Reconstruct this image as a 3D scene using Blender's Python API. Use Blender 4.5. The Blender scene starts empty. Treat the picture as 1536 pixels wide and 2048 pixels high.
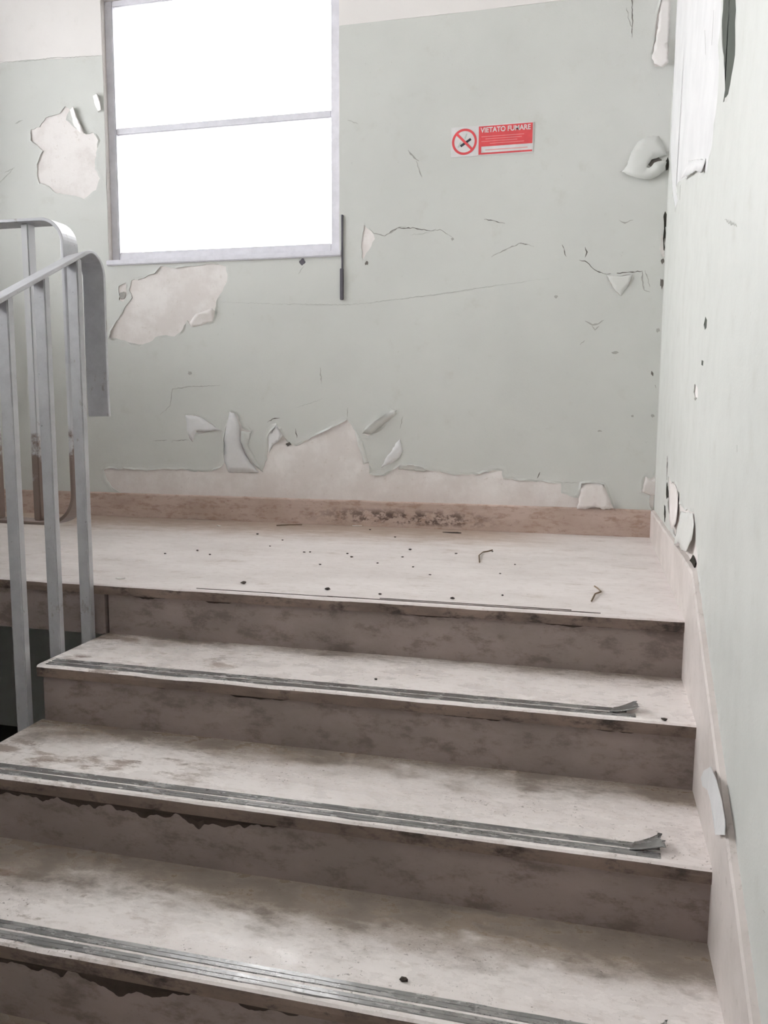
import bpy, bmesh, math, random
from mathutils import Vector, Matrix, noise as mnoise
from mathutils.geometry import delaunay_2d_cdt

scene = bpy.context.scene
COL = scene.collection

# ------------------------------------------------------------------ camera
CAM = Vector((-.2534, -2.3248, .5595)); FPX = 1663.5
YAW, PITCH, ROLL = .2467, -.1219, .005
FW = Vector((-math.sin(YAW)*math.cos(PITCH), math.cos(YAW)*math.cos(PITCH), math.sin(PITCH)))
RT = Vector((math.cos(YAW), math.sin(YAW), 0)); UP = RT.cross(FW)
RX = RT*math.cos(ROLL)+UP*math.sin(ROLL); UX = UP*math.cos(ROLL)-RT*math.sin(ROLL)
cd = bpy.data.cameras.new('camera'); cam = bpy.data.objects.new('camera', cd); COL.objects.link(cam)
cd.sensor_fit = 'HORIZONTAL'; cd.sensor_width = 36; cd.lens = FPX/1536*36; cd.clip_start = .02
cam.matrix_world = Matrix(((RX.x, UX.x, -FW.x, CAM.x), (RX.y, UX.y, -FW.y, CAM.y), (RX.z, UX.z, -FW.z, CAM.z), (0, 0, 0, 1)))
scene.camera = cam

# ------------------------------------------------------------------ light: an overcast sky outside the windows
world = bpy.data.worlds.new('world'); scene.world = world; world.use_nodes = True
bg = world.node_tree.nodes['Background']; bg.inputs[0].default_value = (.97, .98, 1.0, 1); bg.inputs[1].default_value = 13.8
scene.view_settings.view_transform = 'Standard'; scene.view_settings.look = 'None'
scene.view_settings.exposure = 0.0; scene.view_settings.gamma = 1.0; scene.view_settings.use_curve_mapping = False
scene.cycles.max_bounces = 12; scene.cycles.diffuse_bounces = 8

# ------------------------------------------------------------------ dimensions (metres): landing top z=0, its front edge y=0, stair end x=0
H, T, NIN, D, W = .165, .340, .012, 1.538, 1.771
XR = .015            # face of the right wall
XL, YB, ZC = -3.7, -4.4, 3.9
NSTEP = 8
rnd = random.Random(4)

def ray(u, v):
    return FW + RX*((u-768)/FPX) + UX*((1024-v)/FPX)
def back2(u, v, y=D):        # point of the back wall as (x, z)
    d = ray(u, v); k = (y-CAM.y)/d.y; p = CAM+d*k; return (p.x, p.z)
def right2(u, v, x=XR):      # point of the right wall as (y, z)
    d = ray(u, v); k = (x-CAM.x)/d.x; p = CAM+d*k; return (p.y, p.z)
def floor2(u, v, z=0.0):
    d = ray(u, v); k = (z-CAM.z)/d.z; p = CAM+d*k; return (p.x, p.y)

# ------------------------------------------------------------------ materials
class NT:
    def __init__(self, name):
        self.m = bpy.data.materials.new(name); self.m.use_nodes = True
        self.t = self.m.node_tree; self.b = self.t.nodes['Principled BSDF']
        self.pos = self.n('ShaderNodeNewGeometry').outputs['Position']
    def n(self, typ, **kw):
        x = self.t.nodes.new(typ)
        for k, v in kw.items(): setattr(x, k, v)
        return x
    def link(self, a, b): self.t.links.new(a, b)
    def mapped(self, scale, src=None):
        m = self.n('ShaderNodeMapping'); m.inputs['Scale'].default_value = scale
        self.link(src or self.pos, m.inputs['Vector']); return m.outputs[0]
    def noise(self, scale, detail=6, rough=.6, vec=None, dist=0):
        x = self.n('ShaderNodeTexNoise'); x.inputs['Scale'].default_value = scale
        x.inputs['Detail'].default_value = detail; x.inputs['Roughness'].default_value = rough
        x.inputs['Distortion'].default_value = dist
        self.link(vec or self.pos, x.inputs['Vector']); return x.outputs[0]
    def ramp(self, fac, a, b, lo=0., hi=1.):
        x = self.n('ShaderNodeMapRange'); x.inputs[1].default_value = a; x.inputs[2].default_value = b
        x.inputs[3].default_value = lo; x.inputs[4].default_value = hi; x.interpolation_type = 'SMOOTHSTEP'
        self.link(fac, x.inputs[0]); return x.outputs[0]
    def math(self, op, a, b=0.):
        x = self.n('ShaderNodeMath', operation=op)
        for i, q in enumerate((a, b)):
            if isinstance(q, (int, float)): x.inputs[i].default_value = q
            else: self.link(q, x.inputs[i])
        return x.outputs[0]
    def mix(self, fac, a, b, mode='MIX'):
        x = self.n('ShaderNodeMix', data_type='RGBA', blend_type=mode)
        if isinstance(fac, (int, float)): x.inputs[0].default_value = fac
        else: self.link(fac, x.inputs[0])
        for i, q in ((6, a), (7, b)):
            if isinstance(q, tuple): x.inputs[i].default_value = (*q, 1)
            else: self.link(q, x.inputs[i])
        return x.outputs[2]
    def bump(self, h, strength, dist=.004):
        x = self.n('ShaderNodeBump'); x.inputs['Strength'].default_value = strength; x.inputs['Distance'].default_value = dist
        self.link(h, x.inputs['Height']); self.link(x.outputs[0], self.b.inputs['Normal'])
    def out(self, col, rough=.6, metal=0., spec=.5):
        if isinstance(col, tuple): self.b.inputs['Base Color'].default_value = (*col, 1)
        else: self.link(col, self.b.inputs['Base Color'])
        if isinstance(rough, (int, float)): self.b.inputs['Roughness'].default_value = rough
        else: self.link(rough, self.b.inputs['Roughness'])
        self.b.inputs['Metallic'].default_value = metal
        self.b.inputs['Specular IOR Level'].default_value = spec
        return self.m
    def axis(self, i):
        s = self.n('ShaderNodeSeparateXYZ'); self.link(self.pos, s.inputs[0]); return s.outputs[i]
    def uv(self):
        x = self.n('ShaderNodeUVMap', uv_map='run'); s = self.n('ShaderNodeSeparateXYZ'); self.link(x.outputs[0], s.inputs[0])
        return s.outputs[0], s.outputs[1]

def paint_mat(name, base, grime, amount):
    n = NT(name)
    big = n.noise(1.3, 4); mid = n.noise(9, 6, .65); fine = n.noise(160, 3)
    c = n.mix(n.ramp(big, .35, .7), base, tuple(x*.93 for x in base))
    c = n.mix(n.math('MULTIPLY', n.ramp(mid, .56, .78), amount), c, grime)
    c = n.mix(n.math('MULTIPLY', n.ramp(n.noise(45, 4, .7), .66, .74), amount*.8), c, tuple(x*.75 for x in grime))
    n.bump(n.math('ADD', n.math('MULTIPLY', mid, 2.0), fine), .22, .002)
    return n.out(c, n.ramp(mid, .3, .8, .42, .62), spec=.35)

M = {}
M['green'] = paint_mat('sage_green_paint', (.60, .607, .577), (.48, .47, .42), .35)
M['upper'] = paint_mat('off_white_upper_paint', (.76, .73, .71), (.60, .57, .53), .25)
M['flap'] = paint_mat('curled_paint', (.68, .68, .65), (.55, .53, .48), .3)
def plaster():
    n = NT('bare_plaster')
    a = n.noise(5, 7, .65); b = n.noise(38, 5, .7)
    c = n.mix(n.ramp(a, .38, .62), (.80, .765, .745), (.70, .655, .63))
    c = n.mix(n.math('MULTIPLY', n.ramp(b, .58, .72), .5), c, (.56, .50, .45))
    lowz = n.ramp(n.math('ADD', n.axis(2), n.math('MULTIPLY', n.math('SUBTRACT', n.noise(14, 5), .5), .25)), .12, .30, 1, 0)
    c = n.mix(n.math('MULTIPLY', lowz, .35), c, (.60, .52, .49))
    n.bump(n.math('ADD', a, n.math('MULTIPLY', b, .6)), .5, .004)
    return n.out(c, .85, spec=.25)
M['plaster'] = plaster()
def white_skim():
    n = NT('white_skim_coat'); a = n.noise(6, 6)
    c = n.mix(n.ramp(a, .35, .7), (.70, .695, .695), (.64, .635, .635))
    n.bump(n.noise(30, 5), .3, .003); return n.out(c, .6)
M['skim'] = white_skim()
def skirting():
    n = NT('stained_skirting'); 
    v = n.mapped((1, 1, 2.5)); a = n.noise(4, 7, .65, v); b = n.noise(16, 7, .7, v); g = n.noise(70, 4, .7)
    c = n.mix(n.ramp(a, .35, .65), (.56, .44, .385), (.46, .35, .295))
    c = n.mix(n.math('MULTIPLY', n.ramp(b, .50, .66), .55), c, (.33, .21, .145))
    zz = n.axis(2)
    band = n.math('MULTIPLY', n.ramp(zz, .005, .03), n.ramp(zz, .06, .10, 1, 0))
    run = n.math('MULTIPLY', n.ramp(n.axis(0), -1.75, -1.2), n.ramp(n.axis(0), -.95, -.6, 1, 0))
    stain = n.math('MULTIPLY', n.math('MULTIPLY', band, run), n.ramp(n.noise(22, 6, .7, n.mapped((1, 1, 1.6))), .45, .58))
    c = n.mix(n.math('MULTIPLY', stain, .9), c, (.10, .065, .055))
    c = n.mix(n.math('MULTIPLY', n.ramp(g, .62, .72), .5), c, (.16, .11, .09))
    n.bump(b, .25, .003); return n.out(c, .6, spec=.35)
M['skirt'] = skirting()
def stringer():
    n = NT('worn_stringer_stone'); a = n.noise(5, 6, .65); b = n.noise(40, 5, .7)
    c = n.mix(n.ramp(a, .35, .65), (.66, .60, .57), (.56, .505, .475))
    c = n.mix(n.math('MULTIPLY', n.ramp(b, .58, .72), .5), c, (.36, .31, .27))
    n.bump(a, .2, .003); return n.out(c, .55)
M['stringer'] = stringer()

def tread(name, landing=False):
    n = NT(name); u, v = n.uv()        # v: metres from the front edge
    xs = n.mapped((.8, 1.4, 1.0)); a = n.noise(3.2, 7, .62, xs); b = n.noise(11, 8, .68, xs); s = n.noise(90, 4, .75); f = n.noise(30, 6, .7, n.mapped((.9, 1.8, 1)))
    c = n.mix(n.ramp(a, .35, .68), (.80, .74, .722) if landing else (.88, .825, .80), (.70, .64, .62) if landing else (.78, .72, .695))
    c = n.mix(n.math('MULTIPLY', n.ramp(f, .50, .68), .38), c, (.50, .425, .375))
    if not landing:
        # trodden-in brown dirt left by the mop along the back of each tread, ragged towards the front
        q = n.math('ADD', v, n.math('MULTIPLY', n.math('SUBTRACT', b, .5), .30)); q = n.math('ADD', q, n.math('MULTIPLY', n.math('SUBTRACT', a, .5), .22))
        q = n.math('SUBTRACT', q, n.ramp(n.axis(2), -.52, -.15, -.045, .07))
        dirt = n.ramp(q, .175, .315)
        c = n.mix(n.math('MULTIPLY', dirt, .86), c, n.mix(n.ramp(b, .4, .6), (.27, .21, .15), (.175, .135, .10)))
        wear = n.math('MULTIPLY', n.ramp(n.noise(5.5, 7, .7, n.mapped((1, 2.2, 1))), .53, .63), n.ramp(u, -.9, -1.35))
        c = n.mix(n.math('MULTIPLY', wear, .75), c, (.25, .18, .135))
    else:
        q = n.math('ADD', v, n.math('MULTIPLY', n.math('SUBTRACT', b, .5), .5))
        dirt = n.math('MULTIPLY', n.ramp(q, .95, 1.42), n.ramp(u, -.2, -.8))
        c = n.mix(n.math('MULTIPLY', dirt, .8), c, (.42, .31, .235))
        wear = n.ramp(n.noise(4.5, 7, .72, n.mapped((1.2, 2.0, 1))), .56, .68)
        c = n.mix(n.math('MULTIPLY', wear, .4), c, (.42, .33, .27))
    c = n.mix(n.math('MULTIPLY', n.math('MULTIPLY', n.ramp(s, .64 if landing else .605, .69 if landing else .66), n.ramp(a, .42, .58)), .8), c, (.15, .11, .09))
    n.bump(n.math('ADD', b, n.math('MULTIPLY', s, .3)), .18, .003)
    return n.out(c, n.ramp(b, .3, .7, .34 if landing else .16, .60 if landing else .46), spec=.35 if landing else .6)
M['tread'] = tread('worn_marble_tread'); M['landing'] = tread('worn_marble_landing', True)
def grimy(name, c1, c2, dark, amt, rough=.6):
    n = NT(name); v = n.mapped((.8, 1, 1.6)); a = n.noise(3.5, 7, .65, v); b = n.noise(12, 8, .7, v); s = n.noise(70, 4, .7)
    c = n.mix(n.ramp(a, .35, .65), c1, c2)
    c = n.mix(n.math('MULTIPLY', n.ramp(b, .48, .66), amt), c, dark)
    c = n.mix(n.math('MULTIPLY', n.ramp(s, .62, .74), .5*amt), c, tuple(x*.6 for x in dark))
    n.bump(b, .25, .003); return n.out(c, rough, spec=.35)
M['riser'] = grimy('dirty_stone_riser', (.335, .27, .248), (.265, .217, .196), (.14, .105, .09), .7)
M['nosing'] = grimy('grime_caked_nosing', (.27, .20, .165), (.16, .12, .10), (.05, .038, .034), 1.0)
M['concrete'] = grimy('grey_brown_concrete', (.36, .31, .28), (.27, .235, .215), (.14, .115, .10), .6, .8)
M['dark_floor'] = grimy('dark_floor', (.06, .055, .05), (.05, .045, .04), (.02, .02, .02), .5, .8)
def strip():
    n = NT('worn_grey_strip'); a = n.noise(14, 6, .7, n.mapped((.6, 2, 1))); s = n.noise(80, 4, .7)
    c = n.mix(n.ramp(a, .40, .65), (.30, .295, .29), (.42, .41, .40)); c = n.mix(n.math('MULTIPLY', n.ramp(s, .58, .70), .7), c, (.07, .065, .06))
    n.bump(s, .3, .001); return n.out(c, n.ramp(a, .3, .7, .16, .34), .65)
M['strip'] = strip()
def rail():
    n = NT('grey_rail_paint'); a = n.noise(12, 6, .7); s = n.noise(60, 4, .7)
    c = n.mix(n.ramp(a, .35, .7), (.54, .54, .56), (.46, .46, .48))
    rust = n.math('MULTIPLY', n.ramp(n.noise(18, 6, .75, n.mapped((1, 1, .5))), .60, .68), .55)
    c = n.mix(rust, c, (.27, .22, .19)); c = n.mix(n.math('MULTIPLY', n.ramp(s, .68, .73), .7), c, (.10, .08, .07))
    n.bump(a, .1, .002); return n.out(c, .38, .35)
M['rail'] = rail()
def rustrail():
    n = NT('chipped_rail_paint'); zz = n.math('ADD', n.axis(2), n.math('MULTIPLY', n.math('SUBTRACT', n.noise(26, 6, .7), .5), .5))
    c = n.mix(n.ramp(zz, .38, .50), (.21, .155, .13), (.55, .55, .56)); n.bump(n.noise(30, 5), .2, .002)
    return n.out(c, .45, .15)
M['rustrail'] = rustrail()
def flat(name, c, r=.6, metal=0., spec=.5):
    n = NT(name); a = n.noise(20, 5)
    return n.out(n.mix(n.ramp(a, .3, .7), c, tuple(x*.88 for x in c)), r, metal, spec)
M['frame'] = flat('lilac_white_frame_paint', (.72, .71, .76), .45)
M['crack'] = flat('crack_shade_and_marks', (.17, .155, .14), .9, spec=.1)  # dark tone standing in for shade inside crack slits; also dirt spots
M['faint'] = flat('hairline_shade', (.47, .47, .44), .9, spec=.1)  # faint strips painting the shade of thin cracks
M['smudge'] = flat('smudge_and_crack_shade', (.40, .39, .365), .9, spec=.1)  # real smudges, and painted shade of the softer cracks
M['dark'] = flat('cavity_shade', (.045, .042, .035), .95, spec=.05)  # paints the darkness of deep hollows onto flat patches
M['oldgreen'] = flat('old_dark_green_paint', (.055, .065, .05), .7)
M['grime'] = flat('caked_black_grime', (.075, .057, .048), .9, spec=.15)
M['rod'] = flat('dark_steel', (.13, .12, .14), .5, .5)
M['red'] = flat('sign_red', (.72, .085, .095), .4)
M['white'] = flat('sign_white', (.70, .69, .685), .4)
M['pink'] = flat('sign_faint_print', (.80, .30, .30), .4)
M['black'] = flat('sign_black', (.03, .03, .045), .5)
M['smoke'] = flat('sign_smoke_grey', (.50, .58, .55), .5)
M['crumb'] = flat('dark_crumb', (.055, .042, .035), .9)
M['chip'] = flat('pale_paint_chip', (.80, .77, .74), .7)
M['leaf'] = flat('dry_stalk_brown', (.20, .14, .09), .8)
def glass():
    m = bpy.data.materials.new('window_glass'); m.use_nodes = True; t = m.node_tree; t.nodes.clear()
    o = t.nodes.new('ShaderNodeOutputMaterial'); mx = t.nodes.new('ShaderNodeMixShader'); tr = t.nodes.new('ShaderNodeBsdfTransparent')
    gl = t.nodes.new('ShaderNodeBsdfGlossy'); gl.inputs['Roughness'].default_value = .02; fr = t.nodes.new('ShaderNodeFresnel'); fr.inputs[0].default_value = 1.45
    nz = t.nodes.new('ShaderNodeTexNoise'); nz.inputs['Scale'].default_value = 6
    mp = t.nodes.new('ShaderNodeMapRange'); mp.inputs[3].default_value = .90; mp.inputs[4].default_value = .97
    t.links.new(nz.outputs[0], mp.inputs[0]); t.links.new(mp.outputs[0], tr.inputs[0])
    t.links.new(fr.outputs[0], mx.inputs[0]); t.links.new(tr.outputs[0], mx.inputs[1]); t.links.new(gl.outputs[0], mx.inputs[2]); t.links.new(mx.outputs[0], o.inputs[0])
    return m
M['glass'] = glass()

# ------------------------------------------------------------------ mesh helpers
def obj(name, me, mat, parent=None, **props):
    if isinstance(me, bmesh.types.BMesh):
        b = me; me = bpy.data.meshes.new(name); bmesh.ops.recalc_face_normals(b, faces=b.faces); b.to_mesh(me); b.free()
    mats = mat if isinstance(mat, (list, tuple)) else [mat]
    for k in mats: me.materials.append(M[k])
    o = bpy.data.objects.new(name, me); COL.objects.link(o); o.parent = parent
    for k, v in props.items(): o[k] = v
    return o
def struct(name, me, mat, label=None):
    o = obj(name, me, mat, None, kind='structure')
    if label: o['label'] = label
    return o
def thing(name, label, cat, loc=(0, 0, 0), group=None):
    o = bpy.data.objects.new(name, None); COL.objects.link(o); o.location = loc; o.empty_display_size = .05
    o['label'] = label; o['category'] = cat
    if group: o['group'] = group
    return o
def tag(o, label, cat, group=None):
    o['label'] = label; o['category'] = cat
    if group: o['group'] = group
    return o
def box(b, x0, x1, y0, y1, z0, z1, bev=0.):
    r = bmesh.ops.create_cube(b, size=1.0)
    for v in r['verts']:
        v.co = Vector(((x0+x1)/2+v.co.x*(x1-x0), (y0+y1)/2+v.co.y*(y1-y0), (z0+z1)/2+v.co.z*(z1-z0)))
    if bev:
        es = list({e for v in r['verts'] for e in v.link_edges})
        bmesh.ops.bevel(b, geom=es, offset=bev, segments=2, affect='EDGES')
    return b
def boxm(*a, **k): return box(bmesh.new(), *a, **k)
def prism_x(pts, x0, x1):              # polygon of (y, z) extruded along x
    b = bmesh.new(); A = [b.verts.new((x0, y, z)) for y, z in pts]; B = [b.verts.new((x1, y, z)) for y, z in pts]
    b.faces.new(A); b.faces.new(B[::-1]); n = len(pts)
    for i in range(n): b.faces.new((A[i], A[(i+1) % n], B[(i+1) % n], B[i]))
    return b
def jag(poly, step=.012, amp=.0035, seed=0, closed=True):
    r = random.Random(seed); out = []
    n = len(poly)
    for i in range(n if closed else n-1):
        a = Vector(poly[i]); c = Vector(poly[(i+1) % n]); L = (c-a).length; k = max(1, int(L/step))
        out.append(a)
        nrm = Vector((-(c-a).y, (c-a).x)).normalized() if L > 1e-6 else Vector((0, 0))
        for j in range(1, k): out.append(a.lerp(c, j/k)+nrm*r.uniform(-amp, amp))
    if not closed: out.append(Vector(poly[-1]))
    return out
def inside(p, poly):
    c = False; n = len(poly)
    for i in range(n):
        a, b = poly[i], poly[i-1]
        if (a[1] > p[1]) != (b[1] > p[1]) and p[0] < (b[0]-a[0])*(p[1]-a[1])/(b[1]-a[1])+a[0]: c = not c
    return c
def dist_poly(p, poly):
    best = 9; p = Vector(p)
    for i in range(len(poly)):
        a, b = Vector(poly[i]), Vector(poly[i-1]); d = b-a; t = max(0, min(1, (p-a).dot(d)/max(d.length_squared, 1e-12)))
        best = min(best, (p-a-d*t).length)
    return best

def paint_sheet(name, outer, holes, to3, nrm, mat, parent, thick=.0025):
    """a coat of paint with real holes; holes: (polygon, lift) - the edge curls off the wall by up to lift"""
    pts = []; edges = []; lift = []
    def loop(poly, lf):
        s = len(pts)
        for i, p in enumerate(poly):
            pts.append(Vector(p))
            lift.append(max(0., lf*(.25+1.5*mnoise.noise(Vector((p[0]*14, p[1]*14, 3.1))))) if lf else 0.)
        n = len(poly)
        for i in range(n): edges.append((s+i, s+(i+1) % n))
    loop(outer, 0)
    for poly, lf in holes: loop(poly, lf)
    allp = [outer]+[h[0] for h in holes]
    extra = []
    for poly, lf in holes:              # rings of extra vertices round every hole, so only the rim lifts
        n = len(poly)
        for ring in (.010, .026):
            for i in range(n):
                a, c = Vector(poly[i-1]), Vector(poly[(i+1) % n]); d = (c-a)
                if d.length < 1e-6: continue
                nn = Vector((d.y, -d.x)).normalized(); q = Vector(poly[i])+nn*ring
                for q in (Vector(poly[i])+nn*ring, Vector(poly[i])-nn*ring):
                    if not inside(q, outer) or any(inside(q, hh[0]) for hh in holes): continue
                    if min(dist_poly(q, pp) for pp in allp) < ring*.7: continue
                    extra.append((q, lf*.12 if ring < .02 else 0))
    for q, l in extra: pts.append(q); lift.append(l)
    V, E, F, ov, oe, of = delaunay_2d_cdt(pts, edges, [], 0, 1e-5)
    b = bmesh.new(); N = Vector(nrm); top = []; bot = []
    for i, p in enumerate(V):
        l = lift[ov[i][0]] if ov[i] else 0
        top.append(b.verts.new(to3(p)+N*(thick+l))); bot.append(b.verts.new(to3(p)+N*l*.92))
    ec = {}
    for f in F:
        ce = (V[f[0]]+V[f[1]]+V[f[2]])/3
        if not inside(ce, outer) or any(inside(ce, hh[0]) for hh in holes): continue
        try: b.faces.new([top[i] for i in f])
        except ValueError: continue
        for k in range(len(f)):
            e = (f[k], f[(k+1) % len(f)]); ec[e] = 1
        b.faces.new([bot[i] for i in f][::-1])
    for (i, j) in ec:
        if (j, i) not in ec: b.faces.new((top[j], top[i], bot[i], bot[j]))
    return obj(name, b, mat, parent)

def ribbon(name, pts2, widths, to3, nrm, mat, parent, off=.0032, thick=.0005):
    """thin crack line following a polyline on a wall"""
    b = bmesh.new(); n = len(pts2); N = Vector(nrm); rows = []
    for i, p in enumerate(pts2):
        a = Vector(pts2[max(0, i-1)]); c = Vector(pts2[min(n-1, i+1)]); d = c-a; d = d.normalized() if d.length else Vector((1, 0))
        s = Vector((-d.y, d.x))*widths[i]*.5
        rows.append([b.verts.new(to3(Vector(p)+s)+N*(off)), b.verts.new(to3(Vector(p))+N*(off+thick)), b.verts.new(to3(Vector(p)-s)+N*off)])
    for i in range(n-1):
        for k in range(2): b.faces.new((rows[i][k], rows[i+1][k], rows[i+1][k+1], rows[i][k+1]))
    return obj(name, b, mat, parent)
def blob(name, poly, to3, nrm, mat, parent, off=.003, thick=.0006):
    b = bmesh.new(); N = Vector(nrm); vs = [b.verts.new(to3(Vector(p))+N*(off+thick)) for p in poly]; ws = [b.verts.new(to3(Vector(p))+N*(off-thick)) for p in poly]
    f = b.faces.new(vs); n = len(vs)
    for i in range(n): b.faces.new((vs[i], ws[i], ws[(i+1) % n], vs[(i+1) % n]))
    bmesh.ops.triangulate(b, faces=[f])
    return obj(name, b, mat, parent)
def flap(name, poly_base, poly_tip, to3, nrm, mat, parent, lift=.03, curl=0., thick=.0018, nu=7, nv=9, rag=.002, seed=1):
    """a tongue of paint hinged on poly_base (two points) and standing off the wall towards poly_tip (two points)"""
    b = bmesh.new(); N = Vector(nrm); r = random.Random(seed); G = []
    a0, a1 = map(Vector, poly_base); t0, t1 = map(Vector, poly_tip)
    for layer in (0, 1):
        g = []
        for j in range(nv+1):
            s = j/nv; row = []
            for i in range(nu+1):
                q = i/nu; base = a0.lerp(a1, q); tip = t0.lerp(t1, q)
                ss = s if not curl else math.sin(s*curl)/curl if curl > 1e-3 else s
                p = base.lerp(tip, ss)
                h = lift*(s**1.6) if not curl else lift*(1-math.cos(s*curl))
                rr = random.Random(seed*977+i*31+j)
                if j == nv: p = p+Vector((rr.uniform(-rag, rag), rr.uniform(-rag, rag)*1.5))
                h += lift*.10*mnoise.noise(Vector((p.x*30, p.y*30, seed)))*s
                row.append(b.verts.new(to3(p)+N*(.0022+h+layer*thick)))
            g.append(row)
        G.append(g)
    for L, g in enumerate(G):
        for j in range(nv):
            for i in range(nu):
                q = (g[j][i], g[j][i+1], g[j+1][i+1], g[j+1][i]); b.faces.new(q if L else q[::-1])
    A, B = G
    for j in range(nv):
        for i in (0, nu): b.faces.new((A[j][i], A[j+1][i], B[j+1][i], B[j][i]))
    for i in range(nu):
        for j in (0, nv): b.faces.new((A[j][i], A[j][i+1], B[j][i+1], B[j][i]))
    for f in b.faces: f.smooth = True
    return obj(name, b, mat, parent)
def sweep(path, axis, width, thick, bev=.002):
    """flat bar swept along a 3-D path; width lies along axis, thickness across"""
    b = bmesh.new(); rows = []; n = len(path); axes = axis if isinstance(axis, list) else [axis]*n
    prof = [(-width/2+bev, -thick/2), (width/2-bev, -thick/2), (width/2, -thick/2+bev), (width/2, thick/2-bev), (width/2-bev, thick/2), (-width/2+bev, thick/2), (-width/2, thick/2-bev), (-width/2, -thick/2+bev)]
    for i, p in enumerate(path):
        a = Vector(path[max(0, i-1)]); c = Vector(path[min(n-1, i+1)]); t = (c-a).normalized(); ax = Vector(axes[i]); nn = ax.cross(t).normalized()
        rows.append([b.verts.new(Vector(p)+ax*q+nn*w) for q, w in prof])
    for i in range(n-1):
        for k in range(8): b.faces.new((rows[i][k], rows[i][(k+1) % 8], rows[i+1][(k+1) % 8], rows[i+1][k]))
    b.faces.new(rows[0][::-1]); b.faces.new(rows[-1])
    return b

# ------------------------------------------------------------------ structure: room shell
ZLOW = -3.0
WX0, WX1, WZ0, WZ1 = -2.668, -1.450, 1.300, 2.545     # window opening
def wall_with_hole(a0, a1, z0, z1, h, to3, N, th):
    b = bmesh.new(); pts = [(a0, z0), (a1, z0), (a1, z1), (a0, z1)]; hp = [(h[0], h[2]), (h[1], h[2]), (h[1], h[3]), (h[0], h[3])]
    N = Vector(N); L = []
    for off in (0, -th):
        o = [b.verts.new(to3(Vector(p))+N*off) for p in pts]; i = [b.verts.new(to3(Vector(p))+N*off) for p in hp]; L.append((o, i))
        for k in range(4): b.faces.new((o[k], o[(k+1) % 4], i[(k+1) % 4], i[k]))
    for q in (0, 1):
        for k in range(4): b.faces.new((L[0][q][k], L[0][q][(k+1) % 4], L[1][q][(k+1) % 4], L[1][q][k]))
    return b
PT = .0025
bk3 = lambda p: Vector((p[0], D+PT, p[1])); BN = (0, -1, 0)          # plaster face of the back wall
rt3 = lambda p: Vector((XR+PT, p[0], p[1])); RN = (-1, 0, 0)
wall_back = struct('wall_back', wall_with_hole(XL, XR+.3, -1.22, ZC, (WX0, WX1, WZ0, WZ1), bk3, BN, .32), 'plaster', 'sage green back wall with peeling paint around the window')
wall_right = struct('wall_right', boxm(XR+PT, XR+.3, YB, D+1.4, ZLOW, ZC), 'plaster', 'pale green right wall with white plaster bared along the corner')
LH = (-2.2, 1.28, 1.15, 3.0)
wall_left = struct('wall_left', wall_with_hole(YB, D+PT, ZLOW, ZC, LH, lambda p: Vector((XL, p[0], p[1])), (1, 0, 0), .3), 'green')
wall_rear = struct('wall_rear', boxm(XL-.3, XR+.3, YB-.25, YB, ZLOW, ZC), 'upper')
ceiling = struct('ceiling', boxm(XL-.3, XR+.3, YB-.25, D+.3, ZC, ZC+.2), 'upper')
lower_floor = struct('floor', boxm(XL-.3, XR+.3, YB-.25, D+1.6, ZLOW-.2, ZLOW), 'dark_floor')
# the dark store room behind the lower part of the back wall
struct('wall_recess', boxm(XL-.3, XR+.3, D+1.4, D+1.6, ZLOW, -1.0), 'dark_floor')
struct('wall_recess_left', boxm(XL-.5, XL-.3, D-.3, D+1.6, ZLOW, -1.0), 'dark_floor')
struct('trim_1', boxm(XL-.3, XR+.3, D+.322, D+1.4, -1.22, -1.0), 'dark_floor')

# ---- landing floor
def slab_run(x0, x1, y0, y1, ztop, th, seed, nx=90, chip=.004):
    """stone slab with a rounded, chipped front edge at y0"""
    b = bmesh.new(); uvl = b.loops.layers.uv.new('run'); rows = []; V = {}
    r = random.Random(seed)
    for i in range(nx+1):
        x = x0+(x1-x0)*i/nx
        c = max(0, mnoise.noise(Vector((x*9, seed*3.7, .3)))-.12)*chip*3+max(0, mnoise.noise(Vector((x*40, seed, 2))))*chip*.6
        c2 = mnoise.noise(Vector((x*6, seed*1.7, 5)))*.0012
        pr = [(y1, ztop), (y0+.06, ztop), (y0+.012+c, ztop), (y0+.004+c*.8, ztop-.0015-c*.35), (y0+c*.45+c2, ztop-.006-c*.5), (y0+c2, ztop-th*.55), (y0+.002, ztop-th), (y1, ztop-th)]
        row = []
        for (y, z) in pr:
            v = b.verts.new((x, y, z)); V[v] = (x, y-y0); row.append(v)
        rows.append(row)
    m = len(rows[0])
    for i in range(nx):
        for k in range(m):
            f = b.faces.new((rows[i][k], rows[i+1][k], rows[i+1][(k+1) % m], rows[i][(k+1) % m])); f.smooth = False
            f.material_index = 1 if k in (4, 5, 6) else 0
    b.faces.new(rows[0]); b.faces.new(rows[-1][::-1])
    for f in b.faces:
        for l in f.loops: l[uvl].uv = V[l.vert]
    return b
TH = .034
landing = struct('floor_landing', slab_run(XL, XR, 0, D+PT, 0, TH, 11, 160, .003), ['landing', 'nosing'], 'worn pale stone landing floor below the window')
obj('landing_slab', boxm(XL, XR, NIN+.031, D+.3, -.170, -TH), 'concrete', landing)
obj('landing_apron', boxm(XL, -W, NIN-.004, NIN+.03, -.168, -TH-.001), 'riser', landing)

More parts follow.
